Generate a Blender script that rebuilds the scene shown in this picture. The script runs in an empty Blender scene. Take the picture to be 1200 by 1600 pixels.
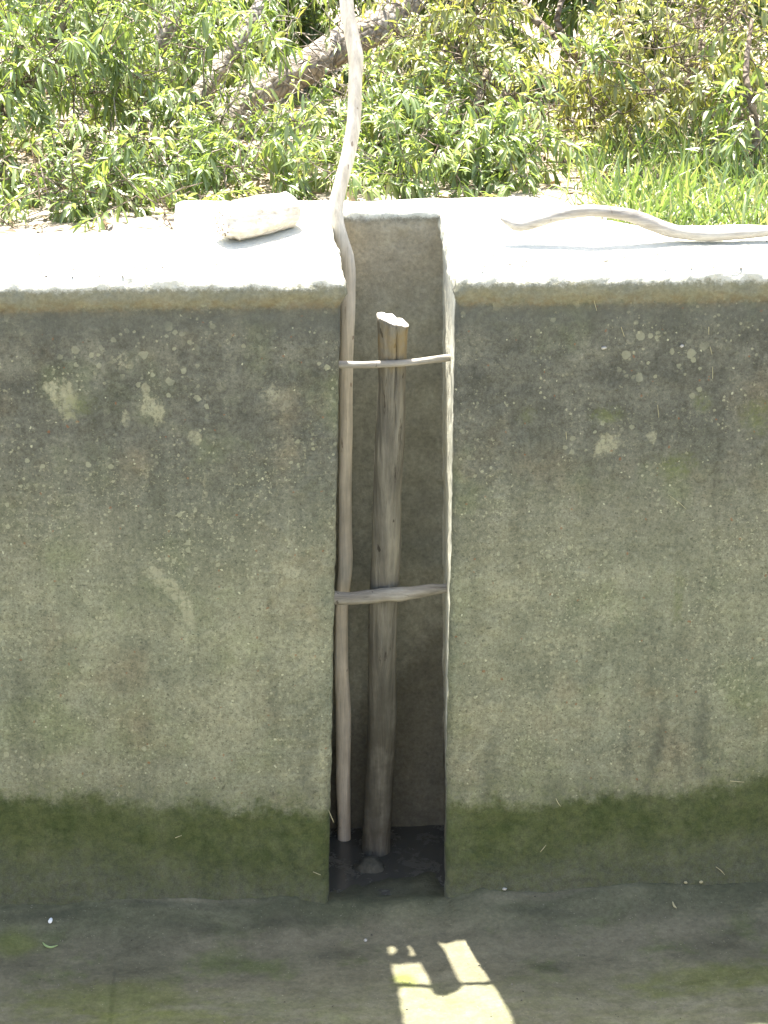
import bpy, bmesh, math, random
import numpy as np
from mathutils import Vector, noise as mnoise

random.seed(7); rng = np.random.default_rng(11)
S = bpy.context.scene
COL = S.collection

# ------------------------------------------------------------------ camera
F = 3600.0; PITCH = math.radians(18.4); YAW = math.radians(3.5)
CAM = Vector((-0.34756, -5.68264, 3.05669))
cp, sp, cy, sy = math.cos(PITCH), math.sin(PITCH), math.cos(YAW), math.sin(YAW)
FWD = Vector((sy*cp, cy*cp, -sp)); RIGHT = Vector((cy, -sy, 0)); UP = Vector((sy*sp, cy*sp, cp))
def ray(u, v): return FWD + RIGHT*((u-600)/F) - UP*((v-800)/F)
def onY(u, v, y):
    d = ray(u, v); return CAM + d*((y-CAM.y)/d.y)
def onZ(u, v, z):
    d = ray(u, v); return CAM + d*((z-CAM.z)/d.z)
def proj(p):
    q = Vector(p)-CAM; w = q.dot(FWD)
    return 600+F*q.dot(RIGHT)/w, 800-F*q.dot(UP)/w
cd = bpy.data.cameras.new('camera'); cam = bpy.data.objects.new('camera', cd); COL.objects.link(cam)
cam.location = CAM; cam.rotation_euler = (math.pi/2-PITCH, 0, -YAW)
cd.sensor_fit = 'VERTICAL'; cd.sensor_height = 36; cd.lens = 36*F/1600; cd.clip_start = .05; cd.clip_end = 2000
S.camera = cam

# ------------------------------------------------------------------ light
SX, SC = .064, .360                       # shadow shift per metre of height, sideways and towards the viewer
sund = Vector((-SX, SC, 1)).normalized()
elev = math.asin(sund.z)
L = bpy.data.lights.new('sun', 'SUN'); L.energy = 5.0; L.angle = math.radians(.55); L.color = (1, .955, .88)
sun = bpy.data.objects.new('sun', L); COL.objects.link(sun)
sun.location = (0, 0, 12); sun.rotation_euler = sund.to_track_quat('Z', 'Y').to_euler()
W = bpy.data.worlds.new('World'); S.world = W; W.use_nodes = True
nt = W.node_tree; bg = nt.nodes['Background']
sky = nt.nodes.new('ShaderNodeTexSky'); sky.sky_type = 'NISHITA'; sky.sun_disc = False
sky.sun_elevation = elev; sky.sun_rotation = (-math.atan2(SX, SC)) % (2*math.pi)
sky.dust_density = 3.0; sky.ozone_density = .6; sky.air_density = 1.0
nt.links.new(sky.outputs[0], bg.inputs[0]); bg.inputs[1].default_value = .105
vs = S.view_settings
vs.view_transform = 'Standard'; vs.look = 'None'; vs.gamma = 1; vs.use_curve_mapping = False
vs.exposure = 2.3

# ------------------------------------------------------------------ material builder
class N:
    def __init__(s, name, rough=.9, spec=.25):
        s.m = bpy.data.materials.new(name); s.m.use_nodes = True
        s.t = s.m.node_tree; s.b = s.t.nodes['Principled BSDF']
        s.b.inputs['Roughness'].default_value = rough
        s.b.inputs['Specular IOR Level'].default_value = spec
        s.tc = s.t.nodes.new('ShaderNodeTexCoord'); s.P = s.tc.outputs['Object']
    def new(s, k, **kw):
        n = s.t.nodes.new(k)
        for a, b in kw.items(): setattr(n, a, b)
        return n
    def put(s, sock, v):
        if isinstance(v, bpy.types.NodeSocket): s.t.links.new(v, sock)
        elif isinstance(v, (tuple, list)) and sock.type == 'RGBA' and len(v) == 3: sock.default_value = (*v, 1)
        else: sock.default_value = v
    def math(s, op, a, b=0., c=0.):
        n = s.new('ShaderNodeMath', operation=op)
        s.put(n.inputs[0], a); s.put(n.inputs[1], b); s.put(n.inputs[2], c); return n.outputs[0]
    def noise(s, scale, detail=3, rough=.5, vec=None, dist=0.):
        n = s.new('ShaderNodeTexNoise'); s.put(n.inputs['Vector'], vec or s.P)
        n.inputs['Scale'].default_value = scale; n.inputs['Detail'].default_value = detail
        n.inputs['Roughness'].default_value = rough; n.inputs['Distortion'].default_value = dist
        return n.outputs['Fac']
    def voro(s, scale, vec=None, feature='F1'):
        n = s.new('ShaderNodeTexVoronoi', feature=feature); s.put(n.inputs['Vector'], vec or s.P)
        n.inputs['Scale'].default_value = scale; return n
    def step(s, v, a, b, lo=0., hi=1.):
        n = s.new('ShaderNodeMapRange', interpolation_type='SMOOTHSTEP')
        s.put(n.inputs[0], v); s.put(n.inputs[1], a); s.put(n.inputs[2], b); s.put(n.inputs[3], lo); s.put(n.inputs[4], hi)
        return n.outputs[0]
    def lin(s, v, a, b, lo=0., hi=1., clamp=True):
        n = s.new('ShaderNodeMapRange', clamp=clamp)
        s.put(n.inputs[0], v); s.put(n.inputs[1], a); s.put(n.inputs[2], b); s.put(n.inputs[3], lo); s.put(n.inputs[4], hi)
        return n.outputs[0]
    def mix(s, f, a, b, mode='MIX'):
        n = s.new('ShaderNodeMix', data_type='RGBA', blend_type=mode)
        s.put(n.inputs[0], f); s.put(n.inputs[6], a); s.put(n.inputs[7], b); return n.outputs[2]
    def gray(s, v):
        n = s.new('ShaderNodeCombineColor'); [s.put(n.inputs[i], v) for i in range(3)]; return n.outputs[0]
    def map(s, sc=(1, 1, 1), loc=(0, 0, 0), rot=(0, 0, 0), vec=None):
        n = s.new('ShaderNodeMapping'); s.put(n.inputs[0], vec or s.P)
        n.inputs['Scale'].default_value = sc; n.inputs['Location'].default_value = loc; n.inputs['Rotation'].default_value = rot
        return n.outputs[0]
    def sep(s, vec=None):
        n = s.new('ShaderNodeSeparateXYZ'); s.put(n.inputs[0], vec or s.P); return n.outputs
    def ell(s, c, r, rot=0., wob=.5, nz=None, soft=.35, plane='XZ'):
        """soft mask of a ragged stain of half axes r centred on c in the wall (XZ) or floor (XY) plane"""
        i, j = (0, 2) if plane == 'XZ' else (0, 1)
        x, y = s.sep()[i], s.sep()[j]
        a, b = math.cos(rot), math.sin(rot)
        x = s.math('SUBTRACT', x, c[0]); y = s.math('SUBTRACT', y, c[1])
        p = s.math('ADD', s.math('MULTIPLY', x, a/r[0]), s.math('MULTIPLY', y, b/r[0]))
        q = s.math('ADD', s.math('MULTIPLY', x, -b/r[1]), s.math('MULTIPLY', y, a/r[1]))
        d = s.math('SQRT', s.math('ADD', s.math('MULTIPLY', p, p), s.math('MULTIPLY', q, q)))
        if nz is None: nz = s.noise(24, 5, .7)
        d = s.math('ADD', d, s.math('MULTIPLY', s.math('SUBTRACT', nz, .5), wob*4))
        return s.step(d, 1-soft, 1+soft, 1., 0.)
    def bump(s, h, strength=.5, dist=.01):
        n = s.new('ShaderNodeBump'); n.inputs['Strength'].default_value = strength; n.inputs['Distance'].default_value = dist
        s.put(n.inputs['Height'], h); s.t.links.new(n.outputs[0], s.b.inputs['Normal'])
    def color(s, c): s.put(s.b.inputs['Base Color'], c); return s
    def mul(s, c, v): return s.mix(1., c, s.gray(v), 'MULTIPLY')

# ------------------------------------------------------------------ mesh helpers
def obj(name, verts, faces, mat, parent=None, smooth=True):
    me = bpy.data.meshes.new(name); me.from_pydata([tuple(v) for v in verts], [], faces); me.update()
    if smooth: me.polygons.foreach_set('use_smooth', [True]*len(me.polygons))
    me.materials.append(mat.m if isinstance(mat, N) else mat)
    o = bpy.data.objects.new(name, me); COL.objects.link(o)
    if parent: o.parent = parent
    return o
def tag(o, label=None, cat=None, group=None, kind=None):
    if label: o['label'] = label
    if cat: o['category'] = cat
    if group: o['group'] = group
    if kind: o['kind'] = kind
    return o
def empty(name, loc, label, cat, group=None):
    o = bpy.data.objects.new(name, None); COL.objects.link(o); o.location = loc; o.empty_display_size = .1
    return tag(o, label, cat, group)
def catmull(pts, rad, step):
    """resample a polyline of points with radii smoothly"""
    P = [Vector(p) for p in pts]; n = len(P); out = []; ro = []
    for i in range(n-1):
        p0, p1, p2, p3 = P[max(i-1, 0)], P[i], P[i+1], P[min(i+2, n-1)]
        m = max(1, int((p2-p1).length/step))
        for k in range(m):
            t = k/m
            out.append(.5*((2*p1)+(p2-p0)*t+(2*p0-5*p1+4*p2-p3)*t*t+(3*p1-p0-3*p2+p3)*t**3))
            tt = t*t*(3-2*t); ro.append(rad[i]*(1-tt)+rad[i+1]*tt)
    out.append(P[-1]); ro.append(rad[-1]); return out, ro
def tube(pts, rad, seg=12, amp=.0, freq=8., seed=0., radf=None, flat_caps=True, tilt=None):
    """tapered tube with noisy radius; radf(i, angle, p) scales the radius; tilt shears the last ring into a slanted cut"""
    V, Fc = [], []
    n = len(pts); X = None
    for i, p in enumerate(pts):
        t = (pts[min(i+1, n-1)]-pts[max(i-1, 0)]).normalized()
        if X is None: X = t.orthogonal().normalized() if abs(t.z) < .9 else Vector((1, 0, 0))
        X = (X - t*X.dot(t)).normalized(); Y = t.cross(X)
        for k in range(seg):
            a = 2*math.pi*k/seg
            d = X*math.cos(a)+Y*math.sin(a)
            r = rad[i]
            if amp: r *= 1+amp*mnoise.noise(Vector((d.x*1.3+seed, d.y*1.3, d.z*1.3))+p*freq)+amp*.5*mnoise.noise(p*freq*3.1+d*2.5)
            if radf: r *= radf(i, a, p)
            V.append(p+d*r)
    for i in range(n-1):
        for k in range(seg):
            a, b = i*seg+k, i*seg+(k+1) % seg
            Fc.append((a, b, b+seg, a+seg))
    for e, i in ((0, 0), (1, n-1)):
        t = (pts[1]-pts[0]).normalized()*-1 if e == 0 else (pts[-1]-pts[-2]).normalized()
        ring = list(range(i*seg, i*seg+seg)); c = pts[i]
        prev = ring
        for f, h in ((.86, .10), (.5, .16)):
            base = len(V)
            for k in ring:
                jit = 1+.12*mnoise.noise(V[k]*60+Vector((seed, 0, 0)))
                V.append(c+(V[k]-c)*f*jit+t*rad[i]*h*(.4 if flat_caps else 2.2)+t*rad[i]*.12*mnoise.noise(V[k]*45))
            nr = list(range(base, base+seg))
            for k in range(seg):
                q = (prev[k], prev[(k+1) % seg], nr[(k+1) % seg], nr[k])
                Fc.append(q if e == 1 else q[::-1])
            prev = nr
        V.append(c+t*rad[i]*.1); ci = len(V)-1
        for k in range(seg):
            q = (prev[k], prev[(k+1) % seg], ci); Fc.append(q if e == 1 else q[::-1])
    if tilt:
        for v in V: tilt(v)
    return V, Fc
def join(parts):
    V, Fc = [], []
    for v, f in parts:
        o = len(V); V += v; Fc += [tuple(i+o for i in q) for q in f]
    return V, Fc

# ------------------------------------------------------------------ WALL
H = 1.797; SL = .15; D = .485                       # height of the front lip, rise of the top towards the back, depth of the slot
def interp(tab, z):
    tab = sorted(tab)
    return float(np.interp(z, [a for a, b in tab], [b for a, b in tab]))
XL = [(onY(u, v, 0).z, onY(u, v, 0).x) for v, u in ((440, 534), (560, 531), (700, 528), (850, 525), (1000, 522), (1130, 519), (1250, 517), (1420, 513))]
XR = [(onY(u, v, 0).z, onY(u, v, 0).x) for v, u in ((430, 719), (475, 713), (560, 711.5), (700, 709), (850, 706.5), (1000, 703), (1130, 700), (1280, 698), (1420, 696))]
XBR = [(onY(u, v, D).z, onY(u, v, D).x) for v, u in ((345, 691), (450, 692.5), (900, 693), (1290, 694.5))]
def xl(z): return interp(XL, z)
def xr(z): return interp(XR, z)
def xbr(z): return interp(XBR, z)
def xbl(z): return xl(z)-.010-.010*max(0, min(1, (z-1.2)/.5))
def nz(p, f): return mnoise.fractal(Vector(p)*f, 1.0, 2.0, 4)

def outline(z, off=0., offb=0.):
    """plan of the front at height z, grown by off (shrunk if negative): list of (x, y, nx, ny) with the outward normal"""
    a, b, c, d = xl(z)+off, xbl(z)+off, xbr(z)-off, xr(z)-off
    y0 = -off; yb = D-offb
    rc = .022
    O = []
    far = [-3.6, -3.0, -2.5, -2.1, -1.8, -1.6, -1.45]
    O += [(x, y0, 0, -1) for x in far]
    m = 150
    O += [(-1.35+(a-rc+1.35)*k/m, y0, 0, -1) for k in range(m+1)]
    O += [(a-rc+rc*math.sin(t), y0+rc-rc*math.cos(t), math.sin(t), -math.cos(t)) for t in (math.pi*.17, math.pi*.33)]
    m = 30
    O += [(a+(b-a)*k/m, y0+rc+(yb-y0-rc)*k/m, 1, 0) for k in range(m)]
    O += [(b, yb, .7, -.7)]
    m = 28
    O += [(b+(c-b)*k/m, yb, 0, -1) for k in range(1, m)]
    O += [(c, yb, -.7, -.7)]
    m = 30
    O += [(c+(d-c)*k/m, yb-(yb-y0-rc)*k/m, -1, 0) for k in range(1, m+1)]
    O += [(d+rc-rc*math.cos(t), y0+rc-rc*math.sin(t), -math.cos(t), -math.sin(t)) for t in (math.pi*.17, math.pi*.33)]
    m = 150
    O += [(d+rc+(1.5-d-rc)*k/m, y0, 0, -1) for k in range(m+1)]
    O += [(-x+.1, y0, 0, -1) for x in far[::-1]]
    return O
levels = [(-.12, 0)]+[(k*.0135, 0) for k in range(0, 126)]
R = .042
zl = H-.088
levels += [(zl-.002, 0), (zl+.010, .003), (zl+.022, .008), (zl+.034, .011)]
for k in range(0, 8):
    f = k/7*math.pi/2
    levels.append((H-R+R*math.sin(f), .011-R*(1-math.cos(f))))
V = []; nper = None
for li, (z, off) in enumerate(levels):
    O = outline(z, off, off*.3 if off > 0 else off*1.4); nper = len(O)
    for (x, y, nx, ny) in O:
        zz = z+(SL*y if z > zl-.01 else SL*y*max(0, z)/zl)
        w = max(0., min(1., (z-zl+.05)/.09))
        back = 1 if y > D-.02 else 0
        dn = .0022*nz((x, y, zz), 14)+.0022*nz((x, y, zz), 50)
        if abs(x) < .35 and y < .03: dn += .0028*nz((x, y, zz), 35)
        dn += w*(.005*nz((x+5, y, zz*1.5), 9)+.0055*nz((x, y+3, zz), 40))*(.45 if nx and ny else 1)
        if back: dn += .004*nz((x, 7, zz), 22)
        V.append(Vector((x+nx*dn, y+ny*dn, zz+w*.003*nz((x, y, 3), 25))))
Fc = []
for li in range(len(levels)-1):
    for k in range(nper-1):
        a = li*nper+k; Fc.append((a, a+1, a+nper+1, a+nper))
# top and back: the back edge with a buttress behind the slot
top = list(range((len(levels)-1)*nper, len(levels)*nper))
bx0, bx1 = onY(272, 340, .36).x, onY(868, 300, .5).x
backpts = [(3.6, .31), (1.9, .315), (1.25, .32), (bx1+.20, .33), (bx1+.1, .40), (bx1+.02, .53), (bx1-.05, .565), (.3, .57), (0, .56), (-.3, .565), (bx0+.015, .56), (bx0, .545), (bx0-.003, .33), (-1.3, .315), (-2, .32), (-3.6, .31)]
bk = []
for i in range(len(backpts)-1):
    (x0, y0), (x1, y1) = backpts[i], backpts[i+1]
    m = max(1, int(math.hypot(x1-x0, y1-y0)/.04))
    for k in range(m): bk.append((x0+(x1-x0)*k/m, y0+(y1-y0)*k/m))
bk.append(backpts[-1])
bm = bmesh.new()
bv = [bm.verts.new(v) for v in V]
for f in Fc: bm.faces.new([bv[i] for i in f])
def btop(x, y): return H+SL*y-.002+.006*nz((x, y, 1), 6)
ring = []
for x, y in bk: ring.append(bm.verts.new((x, y+.004*nz((x, y, 0), 30), btop(x, y)-.012)))
ins = []
for i, (x, y) in enumerate(bk):                  # softened back edge
    ins.append(bm.verts.new((x if abs(x) > 3.5 else x, y-.012 if True else y, btop(x, y))))
low = [bm.verts.new((x, y, -.12)) for x, y in bk]
for i in range(len(bk)-1):
    bm.faces.new((ring[i+1], ring[i], low[i], low[i+1])); bm.faces.new((ring[i], ring[i+1], ins[i+1], ins[i]))
loop = [bv[i] for i in top]+ins
edges = []
bm.edges.ensure_lookup_table()
for i in range(len(loop)):
    a, b = loop[i], loop[(i+1) % len(loop)]
    e = bm.edges.get((a, b)) or bm.edges.new((a, b)); edges.append(e)
bmesh.ops.triangle_fill(bm, edges=edges, use_beauty=True, use_dissolve=False, normal=(0, -SL, 1))
bmesh.ops.recalc_face_normals(bm, faces=bm.faces)
me = bpy.data.meshes.new('concrete_wall'); bm.to_mesh(me); bm.free()
me.polygons.foreach_set('use_smooth', [True]*len(me.polygons))
wall = bpy.data.objects.new('concrete_wall', me); COL.objects.link(wall)
tag(wall, 'weathered grey concrete canal wall with a narrow vertical slot and a green algae foot', 'wall')

m = N('weathered_concrete', .92, .2)
x, y, z = m.sep()
def P2(u, v): p = onY(u, v, 0); return (p.x, p.z)
big = m.noise(2.2, 5, .6); med = m.noise(9, 6, .7); fine = m.noise(85, 4, .7); grit = m.noise(260, 3, .6)
nzm = m.noise(34, 8, .75)
c = m.mix(m.step(big, .35, .65), (.188, .194, .150), (.250, .246, .186))
# greyer and darker towards the top, greener below
t = m.step(m.math('ADD', z, m.math('MULTIPLY', m.math('SUBTRACT', med, .5), .55)), .85, 1.45)
c = m.mix(t, c, m.mix(m.step(med, .35, .7), (.108, .108, .098), (.152, .149, .130)))
c = m.mix(m.step(m.noise(3.3, 4, .6, m.map(loc=(4, 0, 9))), .5, .72, 0, .5), c, (.17, .195, .105))     # greenish film
c = m.mix(m.step(m.noise(4.1, 4, .6, m.map(loc=(14, 0, 2))), .52, .75, 0, .5), c, (.22, .18, .125))   # brownish film
c = m.mul(c, m.lin(med, .2, .8, .74, 1.26))
c = m.mul(c, m.lin(m.noise(7, 5, .7, m.map(sc=(1, 1, .22))), .25, .75, .86, 1.14))
c = m.mul(c, m.lin(m.noise(34, 6, .8), .25, .75, .66, 1.34))
c = m.mul(c, m.lin(fine, .25, .75, .66, 1.34))
c = m.mul(c, m.lin(grit, .25, .75, .8, 1.2))
run = m.noise(1., 5, .7, m.map(sc=(22, 22, 1.1)))
c = m.mul(c, m.lin(run, .3, .7, .88, 1.10))
brd = m.noise(1., 3, .6, m.map(sc=(.6, .6, 17)))
c = m.mul(c, m.lin(brd, .3, .7, .93, 1.06))
# dark pits and pale grit
c = m.mix(m.step(m.noise(105, 3, .65, m.map(loc=(3, 1, 2))), .585, .66, 0, .7), c, (.085, .082, .064))
pm = m.math('MULTIPLY', m.step(m.noise(62, 5, .75, m.map(loc=(1, 5, 2))), .58, .66), m.step(m.noise(6, 4, .7, m.map(loc=(7, 0, 3))), .44, .68))
c = m.mix(m.math('MULTIPLY', pm, .75), c, (.40, .385, .29))
p2 = m.math('MULTIPLY', m.step(m.noise(100, 4, .7, m.map(loc=(6, 2, 9))), .56, .63), m.math('MULTIPLY', m.step(m.noise(4.2, 5, .75, m.map(loc=(3, 0, 12))), .46, .60), m.math('MULTIPLY', m.step(z, .30, .5), m.step(z, 1.5, 1.15, .35, 1.))))
c = m.mix(m.math('MULTIPLY', p2, .8), c, (.39, .38, .28))
# lichen rings / discs
def discs(scale, rad, mask, col, amt, seed):
    global c
    wn = m.new('ShaderNodeTexNoise'); m.put(wn.inputs['Vector'], m.P); wn.inputs['Scale'].default_value = scale*1.6; wn.inputs['Detail'].default_value = 3
    wv_ = m.new('ShaderNodeVectorMath', operation='MULTIPLY_ADD'); m.put(wv_.inputs[0], wn.outputs['Color']); wv_.inputs[1].default_value = (.55/scale,)*3; m.put(wv_.inputs[2], m.P)
    v = m.voro(scale, m.map(loc=(seed, 0, seed*.7), sc=(1, .0, 1), vec=wv_.outputs[0]))
    r = m.sep(v.outputs['Color'])
    rr = m.math('MULTIPLY', m.step(r[0], .55, 1.), rad)
    dd = m.math('ADD', v.outputs['Distance'], m.math('MULTIPLY', m.math('SUBTRACT', m.noise(90, 3, .6), .5), .14))
    k = m.math('MULTIPLY', m.step(m.math('SUBTRACT', dd, rr), -.05, .02, 1, 0), mask)
    c = m.mix(m.math('MULTIPLY', k, amt), c, col)
front = m.step(y, .012, .02, 1, 0)
lm = m.math('MULTIPLY', front, m.step(m.noise(3.6, 3, .6, m.map(loc=(2, 0, 5))), .47, .6))
discs(30, .40, m.math('MULTIPLY', lm, m.step(z, 1.28, 1.5)), (.33, .33, .26), .6, 1.3)
discs(52, .40, lm, (.36, .36, .27), .6, 5.1)
lm2 = m.math('MULTIPLY', front, m.step(m.noise(5, 3, .6, m.map(loc=(12, 0, 5))), .5, .6))
discs(88, .38, lm2, (.40, .39, .29), .6, 9.4)
discs(46, .15, front, (.50, .49, .38), .8, 3.7)
discs(40, .15, front, (.24, .10, .05), .6, 7.7)
# stains with a shape of their own
pale = (.38, .365, .275)
brk1 = m.step(m.noise(48, 6, .8, m.map(loc=(2, 8, 1))), .36, .56, .08, .85)
brk2 = m.step(m.noise(64, 6, .8, m.map(loc=(9, 3, 4))), .46, .58, .05, 1.3)
for (u, v, r1, r2, rot, a) in ((102, 625, .030, .055, .2, .8), (78, 608, .018, .018, 0, .8), (238, 640, .032, .036, .3, .95), (228, 612, .012, .022, 0, .7), (196, 655, .012, .02, 0, .8),
        (305, 683, .018, .022, .2, .7), (262, 915, .085, .022, -.8, .75), (292, 955, .055, .016, -1.25, .7), (455, 893, .05, .02, -.4, .6), (948, 696, .036, .026, .5, .85), (1018, 684, .014, .02, 0, .8),
        (190, 565, .03, .022, -.8, .5), (425, 615, .03, .02, 0, .5), (800, 925, .06, .035, -.3, .5), (960, 960, .07, .028, .1, .45), (1000, 900, .09, .04, .1, .3), (320, 1105, .10, .014, -.7, .4),
        (345, 985, .05, .03, .2, .45), (478, 1000, .03, .09, .1, .45), (150, 1000, .08, .03, -.3, .4), (110, 1180, .06, .03, 0, .3), (870, 1010, .1, .05, 0, .3), (320, 770, .008, .06, 0, .3), (228, 735, .006, .03, 0, .6)):
    k = m.math('MULTIPLY', m.math('MULTIPLY', m.ell(P2(u, v), (r1*.9, r2*.9), rot, 1.1, nzm, .3 if a > .6 else .6), a), front)
    c = m.mix(m.math('MULTIPLY', k, brk1 if a > .6 else brk2), c, pale)
for (u, v, r1, r2, rot, a) in ((122, 635, .035, .025, 0, .6), (948, 650, .035, .02, 0, .7), (1055, 728, .04, .03, 0, .7), (1098, 628, .02, .02, 0, .6), (1185, 650, .035, .04, 0, .7), (1060, 930, .012, .06, 0, .45), (825, 650, .02, .02, 0, .35)):
    c = m.mix(m.math('MULTIPLY', m.math('MULTIPLY', m.ell(P2(u, v), (r1, r2), rot, 1.1, nzm, .8), a*.75), m.math('MULTIPLY', front, brk1)), c, (.165, .190, .065))
for (u, v, r1, r2, rot, a) in ((764, 1205, .022, .10, -.12, .5), (980, 1180, .013, .085, 0, .45), (1024, 1180, .016, .10, -.16, .62), (1060, 1195, .013, .06, .3, .4), (1096, 1150, .018, .12, .05, .6), (1120, 1180, .012, .07, .1, .3), (205, 1010, .05, .03, 0, .3), (480, 1210, .02, .14, 0, .35), (860, 1240, .03, .05, 0, .4)):
    c = m.mix(m.math('MULTIPLY', m.math('MULTIPLY', m.ell(P2(u, v), (r1, r2), rot, .6, nzm, .9), a), m.math('MULTIPLY', front, m.lin(brk2, 0, 1.3, .8, 1))), c, (.075, .08, .068))
# coping: pale lip, rusty line under it, grey band below
lip = m.step(m.math('ADD', z, m.math('MULTIPLY', m.math('SUBTRACT', nzm, .5), .02)), H-.095, H-.07)
lip = m.math('MULTIPLY', lip, m.step(y, .012, .02, 1, 0))
c = m.mix(m.math('MULTIPLY', lip, .8), c, m.mul(m.mix(m.step(med, .35, .65), (.26, .245, .185), (.20, .20, .165)), m.lin(fine, .25, .75, .75, 1.25)))
ln = m.math('MULTIPLY', m.step(z, H-.11, H-.085), m.step(z, H-.075, H-.05, 1, 0))
ln = m.math('MULTIPLY', m.math('MULTIPLY', ln, front), m.step(m.noise(26, 5, .8), .42, .62))
c = m.mix(m.math('MULTIPLY', ln, .5), c, (.17, .125, .075))
bn = m.math('MULTIPLY', m.math('MULTIPLY', m.step(z, H-.19, H-.11), m.step(z, H-.095, H-.085, 1, 0)), front)
c = m.mix(m.math('MULTIPLY', bn, .45), c, (.115, .12, .115))
# top surface: pale concrete, its sunlit white painted in down over the lip
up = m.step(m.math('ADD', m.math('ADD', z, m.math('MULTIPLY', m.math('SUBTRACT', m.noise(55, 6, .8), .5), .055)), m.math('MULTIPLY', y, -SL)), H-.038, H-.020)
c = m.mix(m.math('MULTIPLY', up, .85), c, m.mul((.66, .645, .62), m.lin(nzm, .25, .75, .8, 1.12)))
# inside of the slot: brown damp concrete, bounce light painted in, wetter below
ins_ = m.step(y, .02, .06)
sc_ = m.mix(m.step(med, .35, .7), (.245, .240, .215), (.325, .316, .28))
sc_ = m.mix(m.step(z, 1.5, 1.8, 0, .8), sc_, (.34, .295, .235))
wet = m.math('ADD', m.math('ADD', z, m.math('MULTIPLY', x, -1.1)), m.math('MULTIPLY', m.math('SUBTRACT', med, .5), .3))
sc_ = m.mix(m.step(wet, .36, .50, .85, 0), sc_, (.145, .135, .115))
sc_ = m.mul(sc_, m.lin(fine, .2, .8, .7, 1.3)); sc_ = m.mul(sc_, m.lin(nzm, .25, .75, .75, 1.25))
ins_ = m.math('MULTIPLY', ins_, m.step(m.math('ADD', z, m.math('MULTIPLY', y, -SL)), H-.02, H-.05))
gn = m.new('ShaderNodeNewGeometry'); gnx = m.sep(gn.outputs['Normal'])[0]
sun_side = m.math('MULTIPLY', m.step(gnx, -.5, -.8), m.step(m.math('ADD', z, m.math('MULTIPLY', m.math('SUBTRACT', med, .5), .4)), .25, .55))  # mask for sunlight painted pale onto the right side of the slot
sc_ = m.mix(sun_side, sc_, m.mul((.76, .74, .69), m.lin(nzm, .25, .75, .7, 1.15)))
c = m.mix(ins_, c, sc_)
# algae foot, its upper edge falling towards the slot
zt = m.lin(x, -1.05, -.18, onY(0, 1258, 0).z, onY(500, 1285, 0).z)
zt = m.math('ADD', zt, m.lin(x, .1, 1.05, .03, onY(1199, 1218, 0).z-onY(500, 1285, 0).z))
zt = m.math('ADD', zt, m.math('MULTIPLY', m.math('SUBTRACT', m.noise(3.4, 5, .7), .5), .20))
zt = m.math('ADD', zt, m.math('MULTIPLY', m.math('SUBTRACT', m.noise(30, 6, .8), .5), .11))
zt = m.math('ADD', zt, m.math('MULTIPLY', m.math('SUBTRACT', m.noise(1., 4, .7, m.map(sc=(11, 11, 1.6))), .5), .06))
al = m.math('SUBTRACT', zt, z)
alg = m.mix(m.step(med, .35, .65), (.042, .059, .022), (.070, .084, .037))
alg = m.mix(m.step(al, .10, .30), alg, (.092, .098, .078))
alg = m.mul(alg, m.lin(m.noise(46, 5, .75), .25, .75, .6, 1.4)); alg = m.mul(alg, m.lin(grit, .25, .75, .72, 1.28))
am = m.math('MULTIPLY', m.step(al, -.030, .030), m.step(y, .04, .015, 0, 1))
c = m.mix(m.math('MULTIPLY', am, m.lin(m.noise(8, 5, .7, m.map(loc=(5, 2, 8))), .3, .55, .72, .98)), c, alg)
c = m.mix(m.math('MULTIPLY', m.math('MULTIPLY', m.step(al, -.10, -.01), m.step(nzm, .4, .62)), m.math('MULTIPLY', front, .35)), c, (.12, .14, .055))
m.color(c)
c = m.mix(1., c, (1.0, 1.0, .86), 'MULTIPLY'); m.color(c)
hb = m.math('ADD', m.math('MULTIPLY', fine, .5), m.math('ADD', m.math('MULTIPLY', m.noise(34, 5, .7), .9), m.math('MULTIPLY', grit, .25)))
m.bump(hb, .75, .006)
wall.data.materials.append(m.m)
MAT_WALL = m

# ------------------------------------------------------------------ CANAL FLOOR
xs = np.unique(np.round(np.concatenate([np.arange(-4, -1.3, .15), np.arange(-1.3, 1.35, .016), np.arange(1.35, 4.01, .15)]), 4))
ys = np.unique(np.round(np.concatenate([np.arange(-3.7, -.9, .15), np.arange(-.9, .6, .016)]), 4))
def floor_z(x, y):
    d = max(0., -y)
    inslot = xl(.0)-.012 < x < xr(.0)+.012
    edge = max(0., max(xl(0.)-x, x-xr(0.)))
    fil = 0. if y > .012 else min(1, edge/.09)*.060*math.exp(-(d/.115)**1.4)*(1+.35*mnoise.noise(Vector((x*3.5, 1, 0))))
    if y > 0: fil *= 1
    e = .010*nz((x, y, 0), 3)+.004*nz((x, y, 2), 14)+.0015*nz((x, y, 5), 60)
    wsl = max(0., 1-edge/.07)*min(1, max(0, (y+.16)/.16))
    sl = wsl*(.004+.030*(1-min(1, max(0, (y-.04)/.20)))+.016*mnoise.noise(Vector((x*9, y*9, 6))))
    if not inslot and y < 0:
        e += .014*max(0, mnoise.noise(Vector((x*2.2+.7, y*5, 4))))*math.exp(-((d-.12)/.10)**2)
    return fil+e+sl-.004
Vf = [Vector((x, y, floor_z(x, y))) for y in ys for x in xs]
nx = len(xs)
Ff = [(j*nx+i, j*nx+i+1, (j+1)*nx+i+1, (j+1)*nx+i) for j in range(len(ys)-1) for i in range(nx-1)]
m = N('damp_canal_floor', .72, .15)
x, y, z = m.sep()
big = m.noise(2.0, 4, .6); med = m.noise(7, 6, .68, m.map(sc=(.7, 1.5, 1))); fine = m.noise(90, 4, .7); nzm = m.noise(16, 5, .65, m.map(sc=(.8, 1.5, 1)))
c = m.mix(m.step(big, .38, .62), (.122, .116, .090), (.160, .150, .118))
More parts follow.
